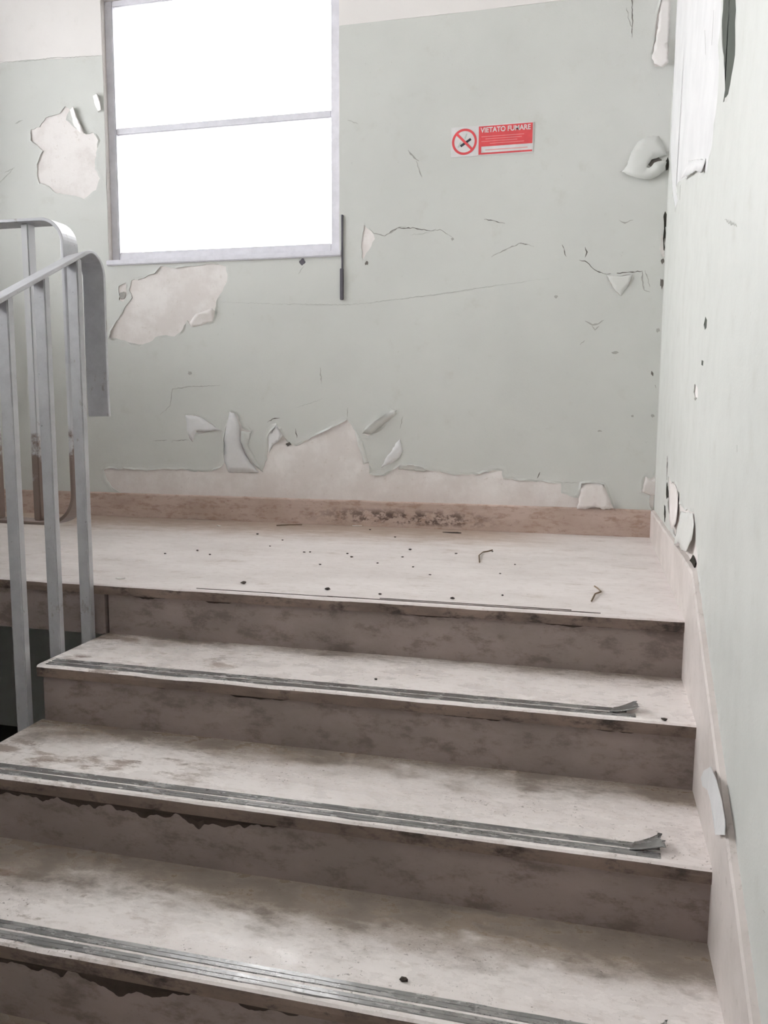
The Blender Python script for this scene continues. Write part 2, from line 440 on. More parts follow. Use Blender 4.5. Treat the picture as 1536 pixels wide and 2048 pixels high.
# ---- staircase
stairs = thing('staircase', 'wide worn stone stair flight climbing to the landing', 'stairs', (-W/2, -T*2, -NSTEP*H))
SI = Vector(stairs.location)
def kid(name, b, mat, par=None):
    o = obj(name, b, mat, par or stairs)
    if par is None: o.location = -SI
    return o
def strip_bar(x0, x1, y0, y1, z, seed):
    b = bmesh.new(); nx = 60; rows = []
    for i in range(nx+1):
        x = x0+(x1-x0)*i/nx; w = mnoise.noise(Vector((x*12, seed, 1)))*.0012; w2 = mnoise.noise(Vector((x*15, seed, 7)))*.0012
        zz = z+.0016+.0005*mnoise.noise(Vector((x*20, seed, 3)))
        ym = (y0+y1)/2
        rows.append([b.verts.new(q) for q in ((x, y0+w, z-.001), (x, y0+.002+w, zz), (x, ym-.001, zz), (x, ym, zz-.0012), (x, ym+.001, zz), (x, y1-.002+w2, zz), (x, y1+w2, z-.001))])
    for i in range(nx):
        for k in range(6): b.faces.new((rows[i][k], rows[i+1][k], rows[i+1][k+1], rows[i][k+1]))
    return b
strip_end = {1: -.135, 2: -.095, 3: -.10, 4: -.10, 5: -.10, 6: -.1, 7: -.1, 8: -.1}
for k in range(0, NSTEP+1):
    # riser below nosing k
    zt = -k*H-TH+.0005 if k else -TH
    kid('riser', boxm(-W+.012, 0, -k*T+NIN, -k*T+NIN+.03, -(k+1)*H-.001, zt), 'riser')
    if k == 0: continue
    td = kid('tread', slab_run(-W, 0, -k*T, -(k-1)*T+NIN+.002, -k*H, TH, k, 110), ['tread', 'nosing'])
    for (a, c, q) in ((.012, .036, 0), (.041, .066, 1)):
        s = obj('anti_slip_strip', strip_bar(-W+.02, strip_end[k]-q*.02*(k % 2), -k*T+a, -k*T+c, -k*H, k*2+q), 'strip', td)
        s['label'] = 'worn dark grey anti-slip strip'
    # torn end of the strip curling up
    e = strip_end[k]
    fp = lambda p, z=-k*H: Vector((p[0], p[1], z))
    flap('torn_strip_end', [(e-.06, -k*T+.030), (e-.05, -k*T+.062)], [(e+.01, -k*T+.036), (e+.002, -k*T+.085)], fp, (0, 0, 1), 'strip', td, lift=.014, seed=k, rag=.006)
def crust(x0, x1, k, hmax, seed):
    ztop = -k*H-TH+.001; y = -k*T+NIN-.0022; n = 200; b = bmesh.new(); A, B, C2 = [], [], []
    for i in range(n+1):
        x = x0+(x1-x0)*i/n; e = min(1, 6*min(i, n-i)/n)
        h = hmax*e*max(.12, .45+.9*mnoise.noise(Vector((x*5, seed, 0)))+.5*mnoise.noise(Vector((x*22, seed, 3)))+.18*mnoise.noise(Vector((x*70, seed, 9))))
        A.append(b.verts.new((x, y, ztop))); B.append(b.verts.new((x, y-.001, ztop-h*.5))); C2.append(b.verts.new((x, y+.0023, ztop-h)))
    for i in range(n):
        b.faces.new((A[i], A[i+1], B[i+1], B[i])); b.faces.new((B[i], B[i+1], C2[i+1], C2[i]))
    return b
for (x0, x1, k, hm) in ((-1.75, -.85, 2, .042), (-1.76, -.65, 3, .044), (-1.72, -.9, 1, .010), (-.9, -.01, 0, .008), (-.8, -.02, 1, .012), (-1.7, -1.3, 0, .016)):
    kid('grime_crust', crust(x0, x1, k, hm, k*7+3), 'grime')
yb = -NSTEP*T+NIN
prof = [(NIN+.0305, -.171)]
for k in range(1, NSTEP+1):
    prof += [(-(k-1)*T+NIN+.0305, -k*H-TH-.0005), (-k*T+NIN+.0305, -k*H-TH-.0005)]
prof += [(yb+.031, -(NSTEP+1)*H-.14), (yb+.3, -(NSTEP+1)*H-.2), (NIN+.0305, -.42)]
kid('stair_body', prism_x(prof, -W+.02, -.001), 'concrete')
struct('floor_lower_landing', boxm(XL, XR, YB, yb+.03, -(NSTEP+1)*H-.15, -(NSTEP+1)*H), 'landing')

for (x0, x1, y0, y1, sd) in ((-1.02, -.22, .018, .025, 1), (-.86, -.30, .034, .040, 2), (-1.45, -1.0, .016, .021, 3)):
    s_ = obj('worn_edge_strip', strip_bar(x0, x1, y0, y1, 0, sd), 'grime', landing)

# ---- skirting and stringer trims
def rough_board(x0, x1, z0, z1, y0, y1, seed, nx=120):
    b = bmesh.new(); rows = []
    for i in range(nx+1):
        x = x0+(x1-x0)*i/nx; dz = mnoise.noise(Vector((x*7, seed, 0)))*.004+mnoise.noise(Vector((x*31, seed, 4)))*.002
        rows.append([b.verts.new(q) for q in ((x, y0, z0), (x, y0, z1-.006+dz), (x, y0+.004, z1+dz), (x, y1, z1+dz*.5), (x, y1, z0))])
    for i in range(nx):
        for k in range(5): b.faces.new((rows[i][k], rows[i+1][k], rows[i+1][(k+1) % 5], rows[i][(k+1) % 5]))
    b.faces.new(rows[0]); b.faces.new(rows[-1][::-1]); return b
struct('baseboard_back', rough_board(XL, 0, .0005, .124, D-.014, D+PT, 5), 'skirt', 'brown stained skirting along the foot of the back wall')
def stringer_mesh():
    b = bmesh.new(); ys = [D-.014]; zt = []; rows = []
    N = 130; y1 = -NSTEP*T-.2
    for i in range(N+1):
        y = (D-.014)+(y1-(D-.014))*i/N
        top = .150 if y > -.085 else .1915+.485*y
        j = mnoise.noise(Vector((y*9, 2, 2)))*.005+mnoise.noise(Vector((y*37, 2, 7)))*.0025
        low = -.12 if y > 0 else .485*y-.36
        if y > 0: top += (y/(D))*-.028
        rows.append([b.verts.new(q) for q in ((.0, y, low), (.0, y, top-.006+j), (.004, y, top+j), (XR+PT, y, top+j+.003), (XR+PT, y, low))])
    for i in range(N):
        for k in range(5): b.faces.new((rows[i][k], rows[i+1][k], rows[i+1][(k+1) % 5], rows[i][(k+1) % 5]))
    b.faces.new(rows[0]); b.faces.new(rows[-1][::-1]); return b
struct('baseboard_right', stringer_mesh(), 'stringer', 'pale worn stone stringer running down beside the right wall')

# ------------------------------------------------------------------ window in the back wall
win = thing('window_1', 'tall two-pane window with lilac-white frame, glowing with white daylight', 'window', (-2.06, D+.05, WZ0)); win['kind'] = 'structure'
WI = Vector(win.location)
def wk(name, b, mat): o = obj(name, b, mat, win); o.location = -WI; return o
FY0, FY1 = D+.030, D+.075
gx0 = back2(236, 300, D+.045)[0]; gx1 = back2(664, 300, D+.045)[0]; gz0 = back2(450, 497, D+.045)[1]; gzm = back2(450, 247, D+.045)[1]; gz1 = back2(300, 9, D+.045)[1]
wk('frame_jamb', boxm(WX0-.002, gx0, FY0, FY1, WZ0, WZ1, bev=.004), 'frame')
wk('frame_jamb', boxm(gx1, WX1+.002, FY0, FY1, WZ0, WZ1, bev=.004), 'frame')
wk('frame_head', boxm(gx0, gx1, FY0, FY1, gz1, WZ1+.002, bev=.004), 'frame')
wk('frame_sill', boxm(gx0, gx1, FY0, FY1, WZ0-.002, gz0, bev=.004), 'frame')
wk('glazing_bar', boxm(gx0, gx1, FY0+.005, FY1-.008, gzm-.017, gzm+.017, bev=.004), 'frame')
wk('pane', boxm(gx0-.005, gx1+.005, D+.050, D+.054, gz0-.005, gzm-.012), 'glass')
wk('pane', boxm(gx0-.005, gx1+.005, D+.050, D+.054, gzm+.012, gz1+.005), 'glass')
ws = wk('window_board', boxm(WX0-.012, WX1+.012, D-.012, D+.032, WZ0-.022, WZ0+.004, bev=.004), 'frame')
# unseen window added in the left wall to bring in side daylight
w2 = thing('window_added', 'large unseen window added in the left wall for side daylight', 'window', (XL-.1, -.6, LH[2])); w2['kind'] = 'structure'
W2 = Vector(w2.location)
for nm, bb in (('frame_sill', (XL-.14, XL-.08, LH[0], LH[1], LH[2], LH[2]+.06)), ('frame_head', (XL-.14, XL-.08, LH[0], LH[1], LH[3]-.06, LH[3])), ('frame_jamb', (XL-.14, XL-.08, LH[0], LH[0]+.06, LH[2]+.06, LH[3]-.06)), ('frame_jamb', (XL-.14, XL-.08, LH[1]-.06, LH[1], LH[2]+.06, LH[3]-.06)), ('glazing_bar', (XL-.13, XL-.09, -.64, -.60, LH[2]+.06, LH[3]-.06)), ('pane', (XL-.113, XL-.109, LH[0]+.05, LH[1]-.05, LH[2]+.05, LH[3]-.05))):
    o = obj(nm, boxm(*bb), 'glass' if nm == 'pane' else 'frame', w2); o.location = -W2

# ------------------------------------------------------------------ paint coats with their holes
def px(pl, f): return [f(u, v) for u, v in pl]
ZP = 2.300
H1 = [(321,533),(350,536),(377,533),(402,531),(426,527),(452,533),(455,557),(447,576),(440,589),(433,604),(431,620),(426,643),(405,649),(383,652),(374,640),(363,663),(349,673),(332,670),(317,672),(300,684),(285,689),(271,687),(255,684),(243,680),(231,676),(219,675),(222,662),(230,648),(247,621),(264,596),(258,580),(263,561),(289,556),(300,549),(310,547)]
H2 = [(62,259),(79,254),(92,235),(106,231),(120,227),(130,213),(140,220),(132,240),(145,252),(159,262),(171,268),(186,264),(197,281),(192,305),(190,339),(200,357),(192,380),(168,398),(145,391),(128,389),(113,387),(97,372),(80,367),(74,348),(74,329),(80,314),(86,302),(74,290),(62,281)]
H3t = [(207,941),(225,936),(246,938),(300,940),(364,937),(390,944),(414,943),(440,936),(448,926),(449,905),(448,882),(455,850),(462,823),(473,828),(478,842),(484,856),(501,862),(482,876),(487,890),(493,906),(508,926),(524,940),(534,919),(536,895),(537,869),(553,850),(560,858),(566,870),(578,888),(592,892),(606,885),(630,872),(656,860),(675,850),(694,839),(706,857),(720,878),(727,898),(729,914),(738,928),(739,947),(755,951),(770,951),(785,940),(797,933),(820,933),(838,936),(870,942),(900,948),(926,949),(960,948),(984,941),(1004,942),(1007,957),(1055,962),(1090,963),(1122,967),(1122,986),(1140,992),(1157,996),(1163,967),(1185,966),(1207,969),(1216,992),(1226,1016)]
H3 = H3t+[(1120,1030),(700,1020),(400,1010),(300,1004),(241,985),(222,972),(212,955)]
H4 = [(371,830),(385,830),(400,833),(420,845),(441,860),(424,863),(405,867),(392,864),(388,876),(385,884),(379,876)]
H5 = [(1290,952),(1302,958),(1314,948),(1316,930),(1328,905),(1334,925),(1331,960),(1330,1000),(1326,1030),(1306,1024),(1298,1003),(1300,990),(1283,984)]
H6 = [(1213,551),(1240,552),(1266,550),(1256,572),(1242,592),(1228,578)]
H7 = [(1313,40),(1322,0),(1330,-60),(1341,-60),(1338,60),(1335,128),(1325,134),(1309,134),(1306,105)]
H8 = [(1322,470),(1330,470),(1330,512),(1325,516),(1319,498)]
H9 = [(728,450),(742,462),(750,478),(738,500),(726,520),(722,490)]
H10 = [(238,572),(252,565),(254,588),(246,604),(238,600)]
H11 = [(776,828),(790,822),(782,838),(752,862),(736,872),(726,866),(740,852)]
holes = []
for i, (hp, lf) in enumerate(((H1, .007), (H2, .005), (H3, .011), (H4, .006), (H5, .008), (H6, .006), (H7, .006), (H8, .004), (H9, .002), (H10, .003), (H11, .008))):
    poly = jag(px(hp, back2), .016, .004, i)
    poly = [Vector((min(p.x, XR-.004), max(p.y, .02))) for p in poly]
    holes.append((poly, lf))
outer_g = [(XL, -1.22), (XR, -1.22), (XR, ZP-.004), (-.4, ZP+.001), (-.9, ZP-.002), (WX1+.001, ZP), (WX1+.001, WZ0-.001), (WX0-.001, WZ0-.001), (WX0-.001, ZP-.014), (-2.9, ZP-.010), (-3.1, ZP+.004), (-3.4, ZP), (XL, ZP)]
# H3 reaches behind the skirting; everything else lies inside the coat
paint_back = paint_sheet('paint_coat', jag(outer_g, .12, .0015, 3), holes, bk3, BN, 'green', wall_back, PT)
outer_u = [(XL, ZP+.0005), (-3.4, ZP+.0005), (-3.1, ZP+.0045), (-2.9, ZP-.0095), (WX0-.001, ZP-.0135), (WX0-.001, WZ1+.001), (WX1+.001, WZ1+.001), (WX1+.001, ZP+.0005), (-.9, ZP-.0015), (-.4, ZP+.0015), (XR, ZP-.0035), (XR, ZC), (XL, ZC)]
paint_sheet('upper_paint_coat', outer_u, [], bk3, BN, 'upper', wall_back, PT)

R1 = [(1343,60),(1350,-60),(1400,-80),(1441,-60),(1442,0),(1440,90),(1437,160),(1432,230),(1424,290),(1413,345),(1395,340),(1378,350),(1362,362),(1352,372),(1356,400),(1351,420),(1345,380),(1341,300),(1340,180)]
R2 = [(1452,-40),(1470,-40),(1474,20),(1472,70),(1470,110),(1464,150),(1458,188),(1446,205),(1450,180),(1449,140),(1446,90),(1444,40)]
R3 = [(1337,952),(1341,962),(1352,968),(1358,985),(1360,1003),(1368,1018),(1388,1024),(1391,1050),(1392,1085),(1398,1110),(1394,1146),(1401,1166),(1404,1210),(1405,1252),(1399,1300),(1392,1250),(1390,1170),(1366,1120),(1350,1070),(1341,1040),(1336,1000)]
R4 = [(1411,633),(1414,640),(1413,656),(1410,660),(1408,650)]
R5 = [(1390,768),(1396,775),(1396,795),(1391,802),(1388,785)]
R6 = [(1432,1455),(1438,1452),(1441,1480),(1446,1560),(1458,1650),(1468,1700),(1476,1748),(1470,1758),(1462,1740),(1452,1690),(1440,1600),(1434,1520)]
R7 = [(1404,720),(1407,722),(1406,732),(1403,730)]
rholes = []
for i, (hp, lf) in enumerate(((R1, .004), (R2, .003), (R3, .006), (R4, .001), (R5, .002), (R6, .004), (R7, .001))):
    poly = [Vector((min(p[0], D-.004), p[1])) for p in px(hp, right2)]
    rholes.append((jag(poly, .02, .003, 40+i), lf))
outer_r = [(YB, ZLOW), (D, ZLOW), (D, ZC), (YB, ZC)]
paint_sheet('paint_coat', outer_r, rholes, rt3, RN, 'green', wall_right, PT)
blob('skim_patch', rholes[0][0], rt3, RN, 'skim', wall_right, .0012, .0010)
blob('old_paint_patch', rholes[1][0], rt3, RN, 'oldgreen', wall_right, .0012, .0010)
blob('old_paint_patch', rholes[3][0], rt3, RN, 'oldgreen', wall_right, .0012, .0010)
blob('old_paint_patch', rholes[6][0], rt3, RN, 'oldgreen', wall_right, .0012, .0010)

# ---- cracks, smudges and hollows; slit and hollow shade is painted dark
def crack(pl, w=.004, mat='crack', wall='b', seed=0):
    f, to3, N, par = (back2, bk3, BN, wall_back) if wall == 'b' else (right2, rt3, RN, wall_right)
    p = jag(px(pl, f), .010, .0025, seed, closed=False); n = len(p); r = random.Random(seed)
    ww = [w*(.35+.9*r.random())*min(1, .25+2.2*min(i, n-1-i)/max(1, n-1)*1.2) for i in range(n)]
    return ribbon('crack', p, ww, to3, N, mat, par)  # strip coloured like the shade inside a slit
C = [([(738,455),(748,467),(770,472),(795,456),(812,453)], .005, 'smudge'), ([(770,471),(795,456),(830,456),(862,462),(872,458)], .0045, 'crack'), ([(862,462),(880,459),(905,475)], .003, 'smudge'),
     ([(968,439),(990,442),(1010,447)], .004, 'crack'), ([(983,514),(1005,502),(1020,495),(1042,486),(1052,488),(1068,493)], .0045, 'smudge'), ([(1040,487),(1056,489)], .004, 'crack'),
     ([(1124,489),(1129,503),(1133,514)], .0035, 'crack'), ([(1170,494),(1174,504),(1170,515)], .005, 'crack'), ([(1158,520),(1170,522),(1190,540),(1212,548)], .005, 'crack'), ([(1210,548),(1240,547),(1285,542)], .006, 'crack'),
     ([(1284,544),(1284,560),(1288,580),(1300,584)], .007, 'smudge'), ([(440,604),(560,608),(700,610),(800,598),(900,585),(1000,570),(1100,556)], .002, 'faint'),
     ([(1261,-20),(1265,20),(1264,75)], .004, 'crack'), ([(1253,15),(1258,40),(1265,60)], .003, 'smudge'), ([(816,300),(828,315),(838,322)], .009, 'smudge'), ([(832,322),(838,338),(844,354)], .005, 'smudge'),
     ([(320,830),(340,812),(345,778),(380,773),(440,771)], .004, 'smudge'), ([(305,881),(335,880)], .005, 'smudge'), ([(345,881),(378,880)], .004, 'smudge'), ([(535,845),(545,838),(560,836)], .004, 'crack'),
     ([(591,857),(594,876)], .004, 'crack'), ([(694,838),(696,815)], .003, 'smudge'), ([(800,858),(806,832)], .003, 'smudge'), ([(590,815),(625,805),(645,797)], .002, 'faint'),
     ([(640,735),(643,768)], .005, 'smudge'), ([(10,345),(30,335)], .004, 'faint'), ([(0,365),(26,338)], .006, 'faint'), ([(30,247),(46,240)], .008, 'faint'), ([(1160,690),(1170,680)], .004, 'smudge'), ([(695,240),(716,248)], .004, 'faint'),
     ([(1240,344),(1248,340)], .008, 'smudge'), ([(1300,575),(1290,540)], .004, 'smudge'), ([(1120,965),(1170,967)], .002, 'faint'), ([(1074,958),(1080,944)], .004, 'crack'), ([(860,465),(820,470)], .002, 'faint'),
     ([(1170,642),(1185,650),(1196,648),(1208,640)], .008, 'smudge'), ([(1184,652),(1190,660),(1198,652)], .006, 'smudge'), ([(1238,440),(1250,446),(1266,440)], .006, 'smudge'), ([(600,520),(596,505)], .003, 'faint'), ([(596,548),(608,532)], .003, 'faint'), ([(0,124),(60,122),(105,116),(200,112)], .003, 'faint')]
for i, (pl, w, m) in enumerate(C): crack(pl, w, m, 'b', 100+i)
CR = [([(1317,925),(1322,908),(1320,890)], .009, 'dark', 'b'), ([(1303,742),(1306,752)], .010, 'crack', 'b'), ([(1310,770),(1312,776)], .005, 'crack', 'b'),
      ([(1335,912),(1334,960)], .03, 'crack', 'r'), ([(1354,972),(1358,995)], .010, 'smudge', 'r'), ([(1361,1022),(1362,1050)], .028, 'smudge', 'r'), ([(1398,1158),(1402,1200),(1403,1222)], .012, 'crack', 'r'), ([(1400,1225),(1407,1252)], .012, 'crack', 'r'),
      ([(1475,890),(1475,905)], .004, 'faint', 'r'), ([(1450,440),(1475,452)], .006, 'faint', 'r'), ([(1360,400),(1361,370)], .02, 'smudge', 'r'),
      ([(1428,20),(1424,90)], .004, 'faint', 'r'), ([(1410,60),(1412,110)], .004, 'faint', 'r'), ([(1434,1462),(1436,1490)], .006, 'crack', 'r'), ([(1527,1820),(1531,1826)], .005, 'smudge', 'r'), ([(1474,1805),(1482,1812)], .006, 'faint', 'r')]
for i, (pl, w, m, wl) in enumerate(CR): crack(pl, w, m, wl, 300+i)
def round_poly(u, v, a, bb, n, seed, f):
    r = random.Random(seed); return px([(u+a*math.cos(6.2832*i/n)*r.uniform(.7, 1.15), v+bb*math.sin(6.2832*i/n)*r.uniform(.45, 1.3)) for i in range(n)], f)
def clampb(pl): return [(min(p[0], XR-.001), p[1]) for p in pl]
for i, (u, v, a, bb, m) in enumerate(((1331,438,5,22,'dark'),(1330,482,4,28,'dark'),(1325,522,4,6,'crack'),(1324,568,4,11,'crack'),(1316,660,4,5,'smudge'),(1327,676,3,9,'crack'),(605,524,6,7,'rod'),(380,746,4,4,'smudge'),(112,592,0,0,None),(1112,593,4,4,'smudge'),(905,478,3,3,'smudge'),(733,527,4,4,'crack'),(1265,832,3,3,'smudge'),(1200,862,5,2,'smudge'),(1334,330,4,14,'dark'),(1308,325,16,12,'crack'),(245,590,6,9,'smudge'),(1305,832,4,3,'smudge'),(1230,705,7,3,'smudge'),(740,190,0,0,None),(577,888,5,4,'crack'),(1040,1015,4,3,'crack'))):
    if m: blob('smudge_shade_mark', clampb(round_poly(u, v, a, bb, 11, 500+i, back2)), bk3, BN, m, wall_back, .0030, .0008)  # smudges; dark ones paint shade in holes and behind the flake notch
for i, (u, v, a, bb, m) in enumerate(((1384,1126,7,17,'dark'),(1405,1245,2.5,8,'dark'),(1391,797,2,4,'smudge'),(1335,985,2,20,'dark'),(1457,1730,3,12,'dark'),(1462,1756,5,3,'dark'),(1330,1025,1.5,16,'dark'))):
    blob('painted_hollow', [(min(p[0], D-.002), p[1]) for p in round_poly(u, v, a, bb, 11, 600+i, right2)], rt3, RN, m, wall_right, .0030, .0010)  # flat patches coloured dark for the shade inside hollows

# ---- curled flakes of paint
def bflap(base, tip, lift, mat='green', seed=1, curl=0., rag=.003):
    return flap('paint_flake', px(base, back2), px(tip, back2), bk3, BN, mat, wall_back, lift, curl, seed=seed, rag=rag)
def rflap(base, tip, lift, mat='green', seed=1, curl=0., rag=.003):
    return flap('paint_flake', px(base, right2), px(tip, right2), rt3, RN, mat, wall_right, lift, curl, seed=seed, rag=rag)
def leaf(outline, hinge, lift, mat, wall='b', seed=1, power=1.5):
    """a flake of paint with the given outline, still stuck along hinge and standing off the wall away from it"""
    f, to3, N, par = (back2, bk3, BN, wall_back) if wall == 'b' else (right2, rt3, RN, wall_right)
    poly = jag(px(outline, f), .010, .0022, seed); h0, h1 = (Vector(q) for q in px(hinge, f)); hd = (h1-h0).normalized(); hn = Vector((-hd.y, hd.x))
    pts = list(poly); n = len(poly); xs = [p.x for p in poly]; ys = [p.y for p in poly]
    g = max(.005, min(max(xs)-min(xs), max(ys)-min(ys))/6); x = min(xs)
    while x < max(xs):
        y = min(ys)
        while y < max(ys):
            if inside((x, y), poly) and dist_poly((x, y), poly) > g*.5: pts.append(Vector((x+.1*g*math.sin(y*900), y)))
            y += g
        x += g
    V, E_, F, ov, oe, of = delaunay_2d_cdt(pts, [(i, (i+1) % n) for i in range(n)], [], 0, 1e-6)
    m = max(abs((p-h0).dot(hn)) for p in poly); b = bmesh.new(); T, B = [], []; NV = Vector(N)
    for p in V:
        t = abs((p-h0).dot(hn))/m; o = .0028+lift*t**power+lift*.18*t*mnoise.noise(Vector((p.x*25, p.y*25, seed)))
        T.append(b.verts.new(to3(p)+NV*(o+.0014))); B.append(b.verts.new(to3(p)+NV*o))
    ec = set()
    for q in F:
        c = (V[q[0]]+V[q[1]]+V[q[2]])/3
        if not inside(c, poly): continue
        b.faces.new([T[i] for i in q]).smooth = True; b.faces.new([B[i] for i in q][::-1]).smooth = True
        for k in range(3): ec.add((q[k], q[(k+1) % 3]))
    for (i, j) in ec:
        if (j, i) not in ec: b.faces.new((T[j], T[i], B[i], B[j]))
    return obj('paint_flake', b, mat, par)
leaf([(1262,305),(1275,285),(1295,272),(1318,272),(1328,292),(1333,312),(1318,315),(1303,320),(1292,336),(1298,338),(1308,327),(1322,323),(1333,325),(1330,340),(1318,352),(1300,361),(1278,359),(1258,352),(1243,345),(1255,330)], [(1262,278),(1330,268)], .018, 'green', 'b', 3, 1.3)
leaf([(1322,0),(1341,0),(1338,60),(1334,110),(1336,130),(1322,137),(1308,131),(1303,120),(1312,80),(1318,40)], [(1320,0),(1341,0)], .022, 'upper', 'b', 5)
leaf([(726,867),(745,848),(770,830),(790,821),(794,828),(775,843),(755,860),(741,869)], [(742,870),(795,829)], .020, 'flap', 'b', 6)
leaf([(800,878),(806,900),(800,915),(785,926),(765,935),(772,918),(785,900),(793,885)], [(808,902),(801,876)], .022, 'skim', 'b', 7)
leaf([(462,823),(473,829),(480,850),(481,876),(488,903),(503,928),(518,945),(458,945),(449,922),(449,882),(455,850)], [(450,946),(520,946)], .014, 'skim', 'b', 8)
leaf([(484,862),(503,864),(496,890),(512,920),(526,944),(508,930),(494,908),(483,882)], [(526,946),(500,862)], .012, 'green', 'b', 9)
leaf([(537,869),(553,849),(567,871),(560,880),(548,888),(538,906)], [(537,906),(537,868)], .012, 'skim', 'b', 10)
leaf([(371,830),(400,833),(441,860),(408,864),(392,862),(386,884),(375,866)], [(371,828),(386,885)], .008, 'skim', 'b', 11)
leaf([(1163,966),(1185,964),(1207,968),(1217,992),(1227,1016),(1208,1018),(1190,1012),(1170,1017),(1154,1017),(1160,990)], [(1160,966),(1210,967)], .024, 'plaster', 'b', 12)
leaf([(380,645),(395,628),(412,622),(427,617),(432,624),(427,643),(405,650),(383,654)], [(383,656),(428,646)], .016, 'plaster', 'b', 13)
leaf([(1213,551),(1240,553),(1266,550),(1256,572),(1242,592),(1228,578)], [(1226,590),(1260,590)], .012, 'flap', 'b', 14)
leaf([(1283,984),(1288,966),(1291,953),(1300,960),(1315,955),(1322,975),(1318,990),(1300,990)], [(1322,955),(1321,992)], .014, 'plaster', 'b', 15)
leaf([(140,220),(150,214),(156,235),(166,255),(171,268),(160,266),(148,250)], [(138,220),(160,268)], .014, 'upper', 'b', 16)
leaf([(186,192),(196,188),(203,205),(205,222),(196,224),(190,210)], [(186,190),(195,226)], .012, 'upper', 'b', 17)
leaf([(797,938),(800,930),(820,928),(838,931),(858,937),(850,943),(820,940)], [(795,942),(860,944)], .012, 'flap', 'b', 18)
leaf([(709,858),(722,876),(730,900),(738,926),(728,928),(722,905),(714,880)], [(712,856),(740,926)], .010, 'flap', 'b', 19)
leaf([(1378,322),(1412,318),(1410,345),(1398,341),(1386,350),(1374,356)], [(1376,320),(1412,316)], .018, 'skim', 'r', 21)
leaf([(1363,1024),(1386,1026),(1391,1050),(1390,1080),(1384,1104),(1374,1100),(1366,1085),(1359,1090),(1358,1060)], [(1361,1022),(1388,1024)], .016, 'flap', 'r', 22)
leaf([(1343,966),(1352,970),(1357,990),(1358,1020),(1357,1045),(1350,1058),(1344,1040),(1341,1000)], [(1342,964),(1355,968)], .010, 'plaster', 'r', 23)
leaf([(1456,1712),(1463,1710),(1466,1735),(1476,1750),(1468,1758),(1461,1752)], [(1455,1708),(1465,1708)], .008, 'skim', 'r', 25)
# flake that has slid down over the stringer
def over_flake():
    b = bmesh.new(); pts = [(1403,1556),(1412,1542),(1426,1534),(1434,1560),(1440,1600),(1446,1640),(1449,1670),(1435,1670),(1433,1638),(1424,1602),(1414,1580),(1402,1572)]
    for L in (0, 1):
        vs = [];
        for i, (u, v) in enumerate(pts):
            y, z = right2(u, v, -.006); vs.append(b.verts.new((-.006-.004*math.sin(i)-L*.0015, y, z)))
        f = b.faces.new(vs if L else vs[::-1])
        if L: 
            for i in range(len(vs)): b.faces.new((vs[i], prev[i], prev[(i+1) % len(vs)], vs[(i+1) % len(vs)]))
        prev = vs
    bmesh.ops.triangulate(b, faces=[f for f in b.faces if len(f.verts) > 4])
    return obj('paint_flake', b, 'skim', wall_right)
over_flake()

# ------------------------------------------------------------------ railings
XB = -1.821
fr = thing('stair_railing', 'grey flat-bar railing climbing the stair flight with upright bars', 'railing', (XB, -.01, -.2)); FI = Vector(fr.location)
def fk(name, b, mat='rail'): o = obj(name, b, mat, fr); o.location = -FI; return o
SL = H/T; BW, BT = .078, .011
zline = lambda y: .862+(y+.352)*SL-BT*.6
yc, rr = .006, .060
path = [(XB, -2.9, zline(-2.9)), (XB, -1.5, zline(-1.5)), (XB, -.6, zline(-.6))]
ang0 = math.atan(SL); px0 = yc; pz0 = zline(px0)
ccy, ccz = px0+rr*math.sin(ang0), pz0-rr*math.cos(ang0)
for i in range(15):
    a = math.pi/2+ang0-(math.pi/2+ang0)*i/14
    path.append((XB, ccy+rr*math.cos(a), ccz+rr*math.sin(a)))
yv = path[-1][1]
path += [(XB, yv, ccz-.15), (XB, yv, .60), (XB, yv+.004, .535)]
np_ = len(path); rolls = [math.radians(10)*min(1, max(0, (np_-6-i)/9)) for i in range(np_)]
fk('handrail', sweep(path, [(math.cos(q), 0, math.sin(q)) for q in rolls], BW, BT))
bal = None
for j in range(13):
    y = -.012-.1615*j; zt = zline(y)-.004; zb = y*SL-.29
    b = boxm(XB-.019, XB+.019, y-.013, y+.013, zb, zt, bev=.003); fk('baluster', b)
    if j % 3 == 2: fk('fixing_plate', boxm(XB+.0185, -W+.0195, y-.02, y+.02, zb+.005, zb+.06, bev=.002))
rear = thing('landing_railing', 'grey flat-bar guard railing with rounded end along the landing edge', 'railing', (-2.4, .044, 0)); RI = Vector(rear.location)
def rk(name, b, mat='rail'): o = obj(name, b, mat, rear); o.location = -RI; return o
YR, XV, ZT, ZBt = .044, -1.873, 1.143, .188
def arc(cx, cz, r, a0, a1, n=12): return [(cx+r*math.cos(a0+(a1-a0)*i/n), YR, cz+r*math.sin(a0+(a1-a0)*i/n)) for i in range(n+1)]
r1, r2 = .075, .10
rp = [(XL+.02, YR, ZT), (-3, YR, ZT)]+arc(XV-r1, ZT-r1, r1, math.pi/2, 0)+[(XV, YR, .7)]
rk('top_bar', sweep(rp, (0, 1, 0), BW, BT))
rp2 = [(XV, YR, .7)]+arc(XV-r2, ZBt+r2, r2, 0, -math.pi/2)+[(-3, YR, ZBt), (XL+.02, YR, ZBt)]
rk('bottom_bar', sweep(rp2, (0, 1, 0), BW, BT), 'rustrail')
for j in range(10):
    x = -2.020-.163*j
    rk('baluster', boxm(x-.013, x+.013, YR-.019, YR+.019, ZBt+BT/2, ZT-BT/2, bev=.003), 'rustrail' if j < 2 else 'rail')
for x in (-2.35, -3.0, -3.6): rk('foot_post', boxm(x-.014, x+.014, YR-.02, YR+.02, .0, ZBt-BT/2, bev=.003))

